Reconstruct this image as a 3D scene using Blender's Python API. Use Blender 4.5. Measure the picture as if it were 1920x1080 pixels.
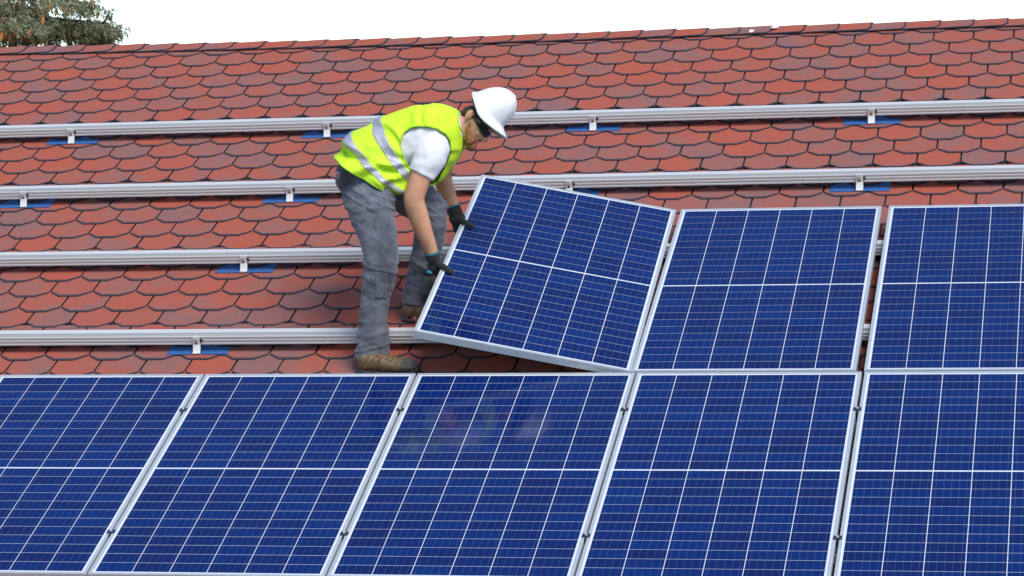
import bpy, bmesh, math, random
import numpy as np
from mathutils import Vector, Matrix, noise

# ------------------------------------------------------------------ reset
for o in list(bpy.data.objects):
    bpy.data.objects.remove(o, do_unlink=True)
sc = bpy.context.scene
COL = sc.collection
random.seed(7)
rad = math.radians

# ------------------------------------------------------------------ frames
# roof frame: u along the ridge, v up the slope, w off the roof.  w=0 is the top of the panel frames
PITCH = rad(24)
Z0 = 4.4
cP, sP = math.cos(PITCH), math.sin(PITCH)
MR = Matrix(((1, 0, 0, 0), (0, cP, -sP, 0), (0, sP, cP, Z0), (0, 0, 0, 1)))
def W(u, v, w=0.0):
    return MR @ Vector((u, v, w))

# ------------------------------------------------------------------ camera
F_PX = 5224.1767
def _rot(a):
    th = np.linalg.norm(a); k = a / th
    K = np.array([[0, -k[2], k[1]], [k[2], 0, -k[0]], [-k[1], k[0], 0]])
    return np.eye(3) + np.sin(th) * K + (1 - np.cos(th)) * K @ K
CAM_R = _rot(np.array([2.02200133, 0.12200186, -0.21981769]))
CAM_T = np.array([-2.38753746, 0.41938257, 13.08580596])
CAM_C = -CAM_R.T @ CAM_T
M3 = MR.to_3x3()
c_right = M3 @ Vector(CAM_R[0]); c_up = M3 @ Vector(-CAM_R[1]); c_fwd = M3 @ Vector(CAM_R[2])
c_pos = MR @ Vector(CAM_C)
cam = bpy.data.objects.new('camera', bpy.data.cameras.new('camera'))
COL.objects.link(cam)
cm = Matrix((c_right, c_up, -c_fwd)).transposed().to_4x4(); cm.translation = c_pos
cam.matrix_world = cm
cam.data.sensor_width = 36.0
cam.data.lens = 36.0 * F_PX / 1920.0
cam.data.clip_start = 0.1; cam.data.clip_end = 3000
sc.camera = cam

# ------------------------------------------------------------------ world, sun, exposure
SUN_DIR = (M3 @ Vector((0.42, -0.20, 0.88))).normalized()      # towards the sun
wd = bpy.data.worlds.new('World'); sc.world = wd; wd.use_nodes = True
nt = wd.node_tree; nt.nodes.clear()
sky = nt.nodes.new('ShaderNodeTexSky'); sky.sky_type = 'NISHITA'; sky.sun_disc = False
sky.sun_elevation = math.asin(SUN_DIR.z)
sky.sun_rotation = math.atan2(SUN_DIR.x, SUN_DIR.y)
sky.altitude = 200; sky.air_density = 1.0; sky.dust_density = 0.5; sky.ozone_density = 2.0
bg = nt.nodes.new('ShaderNodeBackground'); bg.inputs['Strength'].default_value = 0.15
wo = nt.nodes.new('ShaderNodeOutputWorld')
nt.links.new(sky.outputs[0], bg.inputs[0]); nt.links.new(bg.outputs[0], wo.inputs[0])
sl = bpy.data.lights.new('sun', 'SUN'); sl.energy = 2.5; sl.angle = rad(30); sl.color = (1.0, 0.94, 0.86)
sun = bpy.data.objects.new('sun', sl); COL.objects.link(sun)
sun.rotation_euler = SUN_DIR.to_track_quat('Z', 'Y').to_euler()
sc.view_settings.view_transform = 'Standard'; sc.view_settings.look = 'None'
sc.view_settings.exposure = 0.50; sc.view_settings.gamma = 1.0
sc.view_settings.use_curve_mapping = False
sc.render.engine = 'CYCLES'

def at(x, y, Y):
    """point where the line of sight through photo pixel x, y crosses the upright plane at world depth Y"""
    d = c_fwd + c_right * ((x - 960) / F_PX) - c_up * ((y - 540) / F_PX)
    return c_pos + d * ((Y - c_pos.y) / d.y)
def to_px(p):
    q = p - c_pos; z = q.dot(c_fwd)
    return 960 + F_PX * q.dot(c_right) / z, 540 - F_PX * q.dot(c_up) / z

# ------------------------------------------------------------------ object helpers
def tag(o, label=None, cat=None, group=None, kind=None):
    if label: o['label'] = label
    if cat: o['category'] = cat
    if group: o['group'] = group
    if kind: o['kind'] = kind
    return o
def link(name, me, mat=None, parent=None, mw=None):
    o = bpy.data.objects.new(name, me); COL.objects.link(o)
    if mat is not None and me is not None and not me.materials:
        for m in (mat if isinstance(mat, (list, tuple)) else [mat]): me.materials.append(m)
    if parent is not None: o.parent = parent
    if mw is not None:
        if parent is None: o.matrix_world = mw
        else: o.matrix_local = mw
    return o
def empty(name, mw):
    o = bpy.data.objects.new(name, None); COL.objects.link(o); o.matrix_world = mw
    o.empty_display_size = 0.1
    return o
def mesh_of(bm, name='m', smooth=False):
    me = bpy.data.meshes.new(name); bm.to_mesh(me); bm.free()
    if smooth:
        for p in me.polygons: p.use_smooth = True
    return me
def smooth_me(me):
    me.polygons.foreach_set('use_smooth', [True] * len(me.polygons)); return me
def bx(bm, x0, x1, y0, y1, z0, z1, mi=0, bev=0.0):
    vs = [bm.verts.new(p) for p in ((x0, y0, z0), (x1, y0, z0), (x1, y1, z0), (x0, y1, z0),
                                    (x0, y0, z1), (x1, y0, z1), (x1, y1, z1), (x0, y1, z1))]
    fs = []
    for f in ((0, 3, 2, 1), (4, 5, 6, 7), (0, 1, 5, 4), (1, 2, 6, 5), (2, 3, 7, 6), (3, 0, 4, 7)):
        q = bm.faces.new([vs[i] for i in f]); q.material_index = mi; fs.append(q)
    if bev:
        es = list({e for f in fs for e in f.edges})
        bmesh.ops.bevel(bm, geom=es, offset=bev, segments=2, affect='EDGES')
    return vs
def box_me(*a, **k):
    bm = bmesh.new(); bx(bm, *a, **k); return mesh_of(bm)
def extrude_profile(pts, u0, u1, closed=True):
    """profile in (v,w) swept along u"""
    bm = bmesh.new()
    A = [bm.verts.new((u0, p[0], p[1])) for p in pts]; B = [bm.verts.new((u1, p[0], p[1])) for p in pts]
    n = len(pts)
    for i in range(n):
        bm.faces.new((A[i], A[(i + 1) % n], B[(i + 1) % n], B[i]))
    bm.faces.new(A[::-1]); bm.faces.new(B)
    bmesh.ops.recalc_face_normals(bm, faces=bm.faces)
    return bm
def cyl(bm, c, axis, r, h, n=12, r2=None):
    c = Vector(c); a = Vector(axis).normalized(); q = a.to_track_quat('Z', 'Y')
    r2 = r if r2 is None else r2
    A = [bm.verts.new(c + q @ Vector((r * math.cos(2 * math.pi * i / n), r * math.sin(2 * math.pi * i / n), 0))) for i in range(n)]
    B = [bm.verts.new(c + q @ Vector((r2 * math.cos(2 * math.pi * i / n), r2 * math.sin(2 * math.pi * i / n), h))) for i in range(n)]
    for i in range(n): bm.faces.new((A[i], A[(i + 1) % n], B[(i + 1) % n], B[i]))
    bm.faces.new(A[::-1]); bm.faces.new(B)

# ------------------------------------------------------------------ materials
def new_mat(name):
    m = bpy.data.materials.new(name); m.use_nodes = True
    n = m.node_tree; return m, n, n.nodes['Principled BSDF']
def ramp(n, stops):
    r = n.nodes.new('ShaderNodeValToRGB'); e = r.color_ramp.elements
    e[0].position, e[0].color = stops[0][0], (*stops[0][1], 1)
    e[1].position, e[1].color = stops[-1][0], (*stops[-1][1], 1)
    for p, c in stops[1:-1]:
        x = e.new(p); x.color = (*c, 1)
    return r
def math_node(n, op, a=None, b=None):
    x = n.nodes.new('ShaderNodeMath'); x.operation = op
    for i, v in enumerate((a, b)):
        if v is None: continue
        if isinstance(v, (int, float)): x.inputs[i].default_value = v
        else: n.links.new(v, x.inputs[i])
    return x.outputs[0]
def noise_node(n, scale, detail=4, rough=0.5, vec=None):
    x = n.nodes.new('ShaderNodeTexNoise'); x.inputs['Scale'].default_value = scale
    x.inputs['Detail'].default_value = detail; x.inputs['Roughness'].default_value = rough
    if vec is not None: n.links.new(vec, x.inputs['Vector'])
    return x
def geo_pos(n):
    g = n.nodes.new('ShaderNodeNewGeometry'); return g
def mixc(n, fac, a, b, mode='MIX'):
    x = n.nodes.new('ShaderNodeMix'); x.data_type = 'RGBA'; x.blend_type = mode
    for s, v in ((0, fac), (6, a), (7, b)):
        if isinstance(v, (int, float)): x.inputs[s].default_value = v
        elif isinstance(v, (tuple, list)): x.inputs[s].default_value = (*v, 1)
        else: n.links.new(v, x.inputs[s])
    return x.outputs[2]
def bump(n, b, h, strength=0.3, dist=0.01):
    x = n.nodes.new('ShaderNodeBump'); x.inputs['Strength'].default_value = strength; x.inputs['Distance'].default_value = dist
    n.links.new(h, x.inputs['Height']); n.links.new(x.outputs[0], b.inputs['Normal'])

def simple(name, col, rough=0.6, metal=0.0, var=0.12, nscale=20, bstr=0.0, bscale=200, bdist=0.002, sheen=0.0, spec=None, vec='obj'):
    m, n, b = new_mat(name)
    tc = n.nodes.new('ShaderNodeTexCoord')
    ns = noise_node(n, nscale, 5, 0.6, tc.outputs['Object'])
    r = ramp(n, [(0.3, tuple(c * (1 - var) for c in col)), (0.7, tuple(min(1, c * (1 + var)) for c in col))])
    n.links.new(ns.outputs[0], r.inputs[0]); n.links.new(r.outputs[0], b.inputs['Base Color'])
    b.inputs['Roughness'].default_value = rough; b.inputs['Metallic'].default_value = metal
    if spec is not None: b.inputs['Specular IOR Level'].default_value = spec
    if sheen: b.inputs['Sheen Weight'].default_value = sheen
    if bstr:
        n2 = noise_node(n, bscale, 4, 0.6, tc.outputs['Object']); bump(n, b, n2.outputs[0], bstr, bdist)
    return m

def shingle_mat(island):
    m, n, b = new_mat('red_shingle_granules')
    g = geo_pos(n); oi = n.nodes.new('ShaderNodeObjectInfo')
    rnd = g.outputs['Random Per Island'] if island else oi.outputs['Random']
    big = noise_node(n, 3.2, 2, 0.5, g.outputs['Position'])
    mid = noise_node(n, 9.0, 2, 0.5, g.outputs['Position'])
    a = math_node(n, 'MULTIPLY', rnd, 0.40)
    c = math_node(n, 'MULTIPLY', big.outputs[0], 0.75)
    d = math_node(n, 'MULTIPLY', mid.outputs[0], 0.55)
    f = math_node(n, 'ADD', math_node(n, 'ADD', a, c), d)          # about 0.5 .. 1.2
    r = ramp(n, [(0.50, (0.365, 0.084, 0.051)), (0.70, (0.325, 0.090, 0.062)), (0.86, (0.275, 0.102, 0.082)), (1.0, (0.225, 0.106, 0.096))])
    mr = n.nodes.new('ShaderNodeMapRange'); mr.inputs[1].default_value = 0.45; mr.inputs[2].default_value = 1.15
    mr.inputs[3].default_value = 0.35; mr.inputs[4].default_value = 1.05
    n.links.new(f, mr.inputs[0]); n.links.new(mr.outputs[0], r.inputs[0])
    gr = noise_node(n, 420, 3, 0.8, g.outputs['Position'])
    gr2 = ramp(n, [(0.35, (0.78, 0.76, 0.76)), (0.5, (1, 1, 1)), (0.72, (1.18, 1.2, 1.2))])
    n.links.new(gr.outputs[0], gr2.inputs[0])
    col = mixc(n, 1.0, r.outputs[0], gr2.outputs[0], 'MULTIPLY')
    st = noise_node(n, 30, 5, 0.7, g.outputs['Position'])
    st2 = ramp(n, [(0.3, (0.90, 0.88, 0.88)), (0.6, (1.0, 1.0, 1.0))]); n.links.new(st.outputs[0], st2.inputs[0])
    col = mixc(n, 0.8, col, st2.outputs[0], 'MULTIPLY')
    n.links.new(col, b.inputs['Base Color'])
    b.inputs['Roughness'].default_value = 0.9; b.inputs['Specular IOR Level'].default_value = 0.25
    bump(n, b, gr.outputs[0], 0.5, 0.0015)
    return m
M_SH = shingle_mat(False); M_SHI = shingle_mat(True)
M_SHD = simple('dark_shingle_granules', (0.036, 0.030, 0.042), 0.9, bstr=0.4, bscale=400)
M_DECK = simple('bitumen_underlay', (0.035, 0.032, 0.037), 0.95, bstr=0.3)

def alu_mat(name, col, rough, metal, stretch=(0.4, 60, 60)):
    m, n, b = new_mat(name)
    tc = n.nodes.new('ShaderNodeTexCoord'); mp = n.nodes.new('ShaderNodeMapping')
    mp.inputs['Scale'].default_value = stretch; n.links.new(tc.outputs['Object'], mp.inputs[0])
    ns = noise_node(n, 4, 4, 0.6, mp.outputs[0])
    r = ramp(n, [(0.3, tuple(c * 0.88 for c in col)), (0.7, col)])
    n.links.new(ns.outputs[0], r.inputs[0]); n.links.new(r.outputs[0], b.inputs['Base Color'])
    b.inputs['Metallic'].default_value = metal; b.inputs['Roughness'].default_value = rough
    bump(n, b, ns.outputs[0], 0.08, 0.001)
    return m
M_RAIL = alu_mat('mill_finish_aluminium', (0.58, 0.58, 0.58), 0.48, 0.12)
M_FRAME = alu_mat('anodised_aluminium_frame', (0.50, 0.54, 0.58), 0.38, 0.3, (8, 8, 8))
M_BRKT = alu_mat('bright_bracket_aluminium', (0.72, 0.72, 0.70), 0.4, 0.2, (20, 20, 20))
M_STEEL = simple('stainless_bolt_steel', (0.50, 0.50, 0.51), 0.35, 0.25)
M_SLOT = simple('dark_clamp_anodising', (0.035, 0.05, 0.09), 0.35, 0.3)
M_BLACK = simple('black_hole_shade', (0.01, 0.01, 0.012), 0.7)  # near-black colour that paints the dark inside of open holes
M_BLUE = simple('blue_flashing_membrane', (0.026, 0.102, 0.30), 0.6, 0.0, 0.2, 30, bstr=0.3, bscale=60)

def cell_mat():
    m, n, b = new_mat('polycrystalline_silicon_cell')
    tc = n.nodes.new('ShaderNodeTexCoord'); oi = n.nodes.new('ShaderNodeObjectInfo')
    sx = n.nodes.new('ShaderNodeSeparateXYZ'); n.links.new(tc.outputs['Object'], sx.inputs[0])
    # crystal grains, different in every cell
    off = n.nodes.new('ShaderNodeVectorMath'); off.operation = 'ADD'
    cmb = n.nodes.new('ShaderNodeCombineXYZ')
    n.links.new(math_node(n, 'MULTIPLY', oi.outputs['Random'], 37.0), cmb.inputs[0])
    n.links.new(math_node(n, 'MULTIPLY', oi.outputs['Random'], 91.0), cmb.inputs[1])
    n.links.new(tc.outputs['Object'], off.inputs[0]); n.links.new(cmb.outputs[0], off.inputs[1])
    vo = n.nodes.new('ShaderNodeTexVoronoi'); vo.inputs['Scale'].default_value = 55
    n.links.new(off.outputs[0], vo.inputs['Vector'])
    sc_ = n.nodes.new('ShaderNodeSeparateColor'); n.links.new(vo.outputs['Color'], sc_.inputs[0])
    f = math_node(n, 'ADD', math_node(n, 'MULTIPLY', oi.outputs['Random'], 0.50), math_node(n, 'MULTIPLY', sc_.outputs[0], 0.26))
    r = ramp(n, [(0.0, (0.003, 0.010, 0.074)), (0.4, (0.002, 0.014, 0.100)), (0.75, (0.001, 0.021, 0.130)), (1.0, (0.001, 0.033, 0.170))])
    n.links.new(f, r.inputs[0])
    # bus bars: five thin silver ribbons across the cell
    fr = math_node(n, 'FRACT', math_node(n, 'MULTIPLY', sx.outputs[0], 5.0 / CELL_W))
    dist = math_node(n, 'ABSOLUTE', math_node(n, 'SUBTRACT', fr, 0.5))
    line = math_node(n, 'LESS_THAN', dist, 0.025)
    col = mixc(n, math_node(n, 'MULTIPLY', line, 0.22), r.outputs[0], (0.16, 0.26, 0.46))
    n.links.new(col, b.inputs['Base Color'])
    b.inputs['Roughness'].default_value = 0.5; b.inputs['Specular IOR Level'].default_value = 0.0
    b.inputs['Coat Weight'].default_value = 1.0; b.inputs['Coat Roughness'].default_value = 0.07; b.inputs['Coat IOR'].default_value = 1.31
    return m
WC, HC = 0.952, 1.680
CGAP, RGAP, MGAP = 0.0036, 0.0031, 0.012
CELL_W = (WC - 5 * CGAP) / 6
CELL_H = (HC - MGAP - 22 * RGAP) / 24
M_CELL = cell_mat()
M_BACK, n_, b_ = new_mat('white_backsheet_under_glass')
tcx = n_.nodes.new('ShaderNodeTexCoord'); nx = noise_node(n_, 6, 3, 0.5, tcx.outputs['Object'])
rx = ramp(n_, [(0.3, (0.60, 0.64, 0.69)), (0.7, (0.66, 0.69, 0.74))]); n_.links.new(nx.outputs[0], rx.inputs[0]); n_.links.new(rx.outputs[0], b_.inputs['Base Color'])
b_.inputs['Roughness'].default_value = 0.5
b_.inputs['Coat Weight'].default_value = 1.0; b_.inputs['Coat Roughness'].default_value = 0.07; b_.inputs['Coat IOR'].default_value = 1.31

# ------------------------------------------------------------------ ground
def ground_mat():
    m, n, b = new_mat('rough_grass_ground')
    g = geo_pos(n)
    a = noise_node(n, 0.15, 6, 0.6, g.outputs['Position']); c = noise_node(n, 8, 6, 0.7, g.outputs['Position'])
    r = ramp(n, [(0.3, (0.045, 0.075, 0.022)), (0.55, (0.075, 0.095, 0.035)), (0.75, (0.13, 0.115, 0.06))])
    n.links.new(math_node(n, 'ADD', math_node(n, 'MULTIPLY', a.outputs[0], 0.6), math_node(n, 'MULTIPLY', c.outputs[0], 0.4)), r.inputs[0])
    n.links.new(r.outputs[0], b.inputs['Base Color']); b.inputs['Roughness'].default_value = 0.95
    bump(n, b, c.outputs[0], 0.6, 0.05)
    return m
bm = bmesh.new(); bmesh.ops.create_grid(bm, x_segments=40, y_segments=40, size=1500)
tag(link('ground', mesh_of(bm), ground_mat()), kind='structure')

# ------------------------------------------------------------------ house
WR = -0.128                      # roof surface under the panels
PU, PV = 0.2275, 0.1738          # shingle pitch along and up the roof
OFF = {0: .0225, 1: .147, 2: .034, 3: .155, 4: .039, 5: .1445}
RIDGE_V = 4.585
house = empty('house', MR)
tag(house, 'house with a red hexagonal shingle roof under the solar panels', 'house')
U0, U1, VE = -6.0, 10.5, -2.75
def back(v):                     # mirror image of a front roof point at the ridge, in roof coordinates
    return v
# roof deck: two sloping slabs meeting at the ridge
def roof_pt(u, d, h, side):
    """d = distance down the slope from the ridge, h = height off the deck"""
    if side > 0: return Vector((u, RIDGE_V - d, WR - 0.006 + h))
    p = Vector((u, RIDGE_V - d, WR - 0.006 + h)); q = MR @ p; r = MR @ Vector((u, RIDGE_V, WR - 0.006))
    q.y = 2 * r.y - q.y
    return MR.inverted() @ q
bm = bmesh.new()
for side in (1, -1):
    L = RIDGE_V - VE
    P = [roof_pt(u, d, h, side) for u in (U0, U1) for d in (0.0 if side > 0 else 0.0, L) for h in (0, -0.16)]
    vs = [bm.verts.new(p) for p in P]
    for f in ((0, 2, 6, 4), (1, 5, 7, 3), (0, 4, 5, 1), (2, 3, 7, 6), (0, 1, 3, 2), (4, 6, 7, 5)): bm.faces.new([vs[i] for i in f])
bmesh.ops.recalc_face_normals(bm, faces=bm.faces)
roof = link('roof', mesh_of(bm), M_DECK, house)
# walls
MI = MR.inverted()
M_WALL = simple('cream_render_wall', (0.52, 0.46, 0.36), 0.9, bstr=0.4, bscale=40, bdist=0.01)
eave = W(0, VE + 0.45, WR - 0.16); ridge = W(0, RIDGE_V, WR - 0.16)
bm = bmesh.new()
yb = 2 * ridge.y - eave.y
prof = [(eave.y, 0.0), (eave.y, eave.z - 0.004), (ridge.y, ridge.z - 0.03), (yb, eave.z - 0.004), (yb, 0.0)]
A = [bm.verts.new(MI @ Vector((U0 + 0.35, p[0], p[1]))) for p in prof]; B = [bm.verts.new(MI @ Vector((U1 - 0.35, p[0], p[1]))) for p in prof]
for i in range(5): bm.faces.new((A[i], A[(i + 1) % 5], B[(i + 1) % 5], B[i]))
bm.faces.new(A); bm.faces.new(B[::-1]); bmesh.ops.recalc_face_normals(bm, faces=bm.faces)
link('wall', mesh_of(bm), M_WALL, house)

def shingle_bm(bm, ox=0.0, oy=0.0, oz=0.0, flipf=None, jit=0.0):
    """one hexagonal tab: dark slab of the full outline, red granule face set back from its lower edges"""
    g = 0.0046
    hgt = 0.192 if oy < 1.0 else min(0.192, RIDGE_V - 0.004 - oy)
    out = [(g, hgt), (g, 0.0), (0.0615, -0.052), (0.1635, -0.052), (PU - g, 0.0), (PU - g, hgt)]
    e = 0.0160
    inn = [(g + .0006, hgt), (g + .0006, 0.0 + e * .55), (0.0635, -0.052 + e), (0.1615, -0.052 + e), (PU - g - .0006, e * .55), (PU - g - .0006, hgt)]
    T = 0.0038
    def wz(y): return 0.0088 * (1 - (y + 0.052) / (hgt + 0.052)) + 0.0012
    def tr(x, y, z):
        p = Vector((ox + x, oy + y, oz + z))
        return flipf(p) if flipf else p
    lo = [bm.verts.new(tr(x, y, wz(y) - T)) for x, y in out]
    mi = [bm.verts.new(tr(x, y, wz(y))) for x, y in out]
    to = [bm.verts.new(tr(x, y, wz(y) + 0.0012)) for x, y in inn]
    n = 6
    fs = []
    for i in range(n - 1):
        fs.append((bm.faces.new((lo[i], lo[i + 1], mi[i + 1], mi[i])), 1))
        fs.append((bm.faces.new((mi[i], mi[i + 1], to[i + 1], to[i])), 1))
    fs.append((bm.faces.new(to), 0))
    for f, k in fs: f.material_index = k
def row_off(k):
    if k in OFF: return OFF[k]
    return 0.012 if k % 2 == 0 else 0.108
LOWROW = {1: .040, 6: .036, 11: .050, 16: .056}        # courses lifted and pulled down over the flashings
def row_v(k, u):
    return 0.447 + PV * k - LOWROW.get(k, 0) + 0.0075 * max(-1.5, min(u, 4.6)) * max(0, min(1, (k + 2) / 18.0))
bm = bmesh.new(); shingle_bm(bm)
me_sh = mesh_of(bm, 'shingle'); me_sh.materials.append(M_SH); me_sh.materials.append(M_SHD)
K0, K1 = -18, 23
rs = random.Random(3)
cand, rest = [], []
for k in range(K0, K1 + 1):
    j0 = int(math.floor((U0 - row_off(k)) / PU)) + 1; j1 = int(math.floor((U1 - row_off(k)) / PU)) - 1
    for j in range(j0, j1):
        u = row_off(k) + j * PU; v = row_v(k, u)
        x, y = to_px(W(u + PU / 2, v + 0.03, WR))
        seen = -30 < x < 1950 and 60 < y < 700
        covered = (v < -0.03) or (u > 2.02 and v < 1.7)
        (cand if seen and not covered else rest).append((k, u, v))
cand.sort(key=lambda t: (t[0], abs(t[1] - 1.5)))
single, more = cand[:298], cand[298:]
for k, u, v in single:
    o = link('shingle', me_sh, None, roof)
    o.matrix_local = Matrix.Translation((u + rs.uniform(-.0012, .0012), v + rs.uniform(-.0015, .0015), WR + (.0045 if k in LOWROW else 0))) @ Matrix.Rotation(rs.uniform(-.004, .004), 4, 'Z')
bm = bmesh.new()
for k, u, v in rest + more:
    shingle_bm(bm, u + rs.uniform(-.0012, .0012), v + rs.uniform(-.0015, .0015), WR + (.0045 if k in LOWROW else 0))
# back slope, mirrored about the ridge
def flip(p):
    q = MR @ p; r = MR @ Vector((0, RIDGE_V, WR)); q.y = 2 * r.y - q.y; return MI @ q
for k in range(K0, K1 + 1):
    for j in range(int(U0 / PU) + 1, int(U1 / PU) - 1):
        if k < -4: continue
        shingle_bm(bm, row_off(k) + j * PU, 0.447 + PV * k, WR, flip)
me = mesh_of(bm, 'shingle_field'); me.materials.append(M_SHI); me.materials.append(M_SHD)
tag(link('shingle_field', me, None, roof), kind='stuff')

# ridge caps: folded shingles lapping over the apex
RP = 0.1955
def ridge_dv(u):
    xs = [-6, -1.75, -0.05, 1.57, 3.12, 4.55, 10.5]; ys = [.05, .05, .006, -.012, .008, .018, .03]
    for i in range(len(xs) - 1):
        if u <= xs[i + 1]: t = (u - xs[i]) / (xs[i + 1] - xs[i]); return ys[i] * (1 - t) + ys[i + 1] * t
    return 0
def cap_bm(bm):
    L = RP * 1.45
    rows = []
    D = 0.140
    def outline(inset):
        # along u: 0 (buried left end) .. free right end at RP ; d = distance down from apex on front (+) or back (-)
        r = RP - inset
        return r
    # cross section samples (d signed), front is +
    ds = [D, D * 0.9, D * 0.8, D * .65, 0.03, 0.010, -0.010, -0.03, -D * .65, -D * 0.8, -D * 0.9, -D]
    def pt(u, d, h):
        # u local, d signed distance from apex, h lift
        a = abs(d); rnd_ = 0.008 if a < 0.012 else 0.0
        v = -a; w = 0.008 + h - rnd_
        lift = 0.010 * (1 - (RP - u) / L)
        if d >= 0: return Vector((u, v, w + lift))
        # back side: rotate about apex by mirroring
        p = Vector((u, v, w + lift)); q = M3 @ p; q.y = -q.y
        return M3.inverted() @ q
    def right_end(d, inset):
        a = abs(d)
        base = RP - inset
        if a > D * 0.7: base -= 0.035 * ((a - D * 0.7) / (D * 0.3)) ** 1.5
        return base
    grids = []
    for inset, h in ((0, -0.004), (0, 0.0), (0.011, 0.0013)):
        g = []
        for d in ds:
            dd = d - math.copysign(inset * 0.8, d) if abs(d) >= D * 0.8 else d
            xs_ = [RP - L, 0.05, right_end(dd, inset)]
            g.append([bm.verts.new(pt(x, dd, h)) for x in xs_])
        grids.append(g)
    def strip(ga, gb):
        n = len(ds)
        fr = []
        fr += [(ga[0][j], gb[0][j], gb[0][j + 1], ga[0][j + 1]) for j in range(2)]
        fr += [(ga[n - 1][j], ga[n - 1][j + 1], gb[n - 1][j + 1], gb[n - 1][j]) for j in range(2)]
        fr += [(ga[i][2], gb[i][2], gb[i + 1][2], ga[i + 1][2]) for i in range(n - 1)]
        for f in fr:
            q = bm.faces.new(f); q.material_index = 1
    strip(grids[0], grids[1]); strip(grids[1], grids[2])
    for i in range(len(ds) - 1):
        for j in range(2):
            q = bm.faces.new((grids[2][i][j], grids[2][i][j + 1], grids[2][i + 1][j + 1], grids[2][i + 1][j])); q.material_index = 0
    bmesh.ops.recalc_face_normals(bm, faces=bm.faces)
bm = bmesh.new(); cap_bm(bm); me_cap = mesh_of(bm, 'ridge_cap'); me_cap.materials.append(M_SH); me_cap.materials.append(M_SHD)
i = 0; u = -1.531 - RP * 22
while u < U1 - 0.2:
    o = link('ridge_cap', me_cap, None, roof)
    o.matrix_local = Matrix.Translation((u - RP + rs.uniform(-.004, .004), RIDGE_V + ridge_dv(u) + rs.uniform(-.003, .003), WR + 0.006 + rs.uniform(0, .004))) @ Matrix.Rotation(rs.uniform(-.012, .012), 4, 'Z')
    u += RP
# ------------------------------------------------------------------ two pale droppings at the ridge
M_WHITE = simple('chalky_white_spot', (0.75, 0.75, 0.72), 0.8)
for px_, py_, r_, lb in ((1409, 61, .022, 'small chalky white blob just under the ridge caps'), (1452, 51, .026, 'thin white smear lying on top of a ridge cap')):
    p = at(px_, py_, 4.15)
    d = (p - c_pos).normalized()
    # meet the roof plane
    nrm = M3 @ Vector((0, 0, 1)); q0 = W(0, 0, WR + (0.012 if py_ > 55 else 0.040))
    t = (q0 - c_pos).dot(nrm) / d.dot(nrm); p = c_pos + d * t
    bm = bmesh.new(); bmesh.ops.create_icosphere(bm, subdivisions=2, radius=r_)
    for v in bm.verts:
        v.co *= 1 + 0.5 * noise.noise(v.co * 90 + Vector((px_, 0, 0)))
        v.co.z *= 0.35 if py_ < 55 else 0.9
        if py_ < 55: v.co.y *= 0.5
    tag(link('bird_dropping', mesh_of(bm, smooth=True), M_WHITE, None, Matrix.Translation(p) @ MR.to_3x3().to_4x4()), lb, 'bird dropping', 'white spots along the ridge')

# ------------------------------------------------------------------ mounting rails
RT = -0.037                      # rail top
def rail(v_front, skew, u0, u1, label, splice=None):
    h = 0.041; dpt = 0.083
    # profile (v, w): front face with two grooves, top with a T-slot and a lower front ledge
    pr = [(0, RT - h), (0, RT - h + .007), (.003, RT - h + .009), (.003, RT - h + .015), (0, RT - h + .017), (0, RT - h + .025),
          (.003, RT - h + .027), (.003, RT - h + .033), (0, RT - h + .035), (0, RT), (.007, RT), (.007, RT - .024), (.046, RT - .024), (.046, RT),
          (dpt, RT), (dpt, RT - h)]
    bm = extrude_profile([(p[0], p[1]) for p in pr], u0, u1)
    root = empty('mounting_rail', MR @ Matrix.Translation((0, v_front, 0)) @ Matrix.Rotation(skew, 4, 'Z'))
    tag(root, label, 'mounting rail', 'aluminium rails across the roof')
    link('rail_profile', mesh_of(bm), M_RAIL, root)
    if splice is not None:
        bm = bmesh.new(); bx(bm, splice, splice + .135, -.007, 0.0, RT - h + .012, RT - .006, bev=.0015)
        sp = link('splice_plate', mesh_of(bm), M_FRAME, root)
        for du in (.018, .066, .116):
            bm = bmesh.new(); cyl(bm, (splice + du, -.007, RT - h * .55), (0, -1, 0), .0065, .004, 10)
            link('bolt', mesh_of(bm), M_SLOT, sp)
    return root
rails = [
    (3.081, 0.0064, 'uppermost bare aluminium rail below the ridge, with a bolted splice', 1.63),
    (2.211, 0.0055, 'bare aluminium rail second from the ridge, behind the worker\'s back', None),
    (1.364, 0.0, 'third rail from the ridge, passing behind the worker\'s knees', None),
    (0.472, 0.0, 'lowest exposed rail, passing behind the worker\'s shin under the raised panel', None),
    (-0.385, 0.0, 'covered rail near the top edge of the bottom panel row', None),
    (-1.445, 0.0, 'covered rail near the bottom edge of the bottom panel row', None)]
for vf, sk, lb, spl in rails: rail(vf, sk, -3.4 if vf > 0 else -0.2, 6.2, lb, spl)

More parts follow.
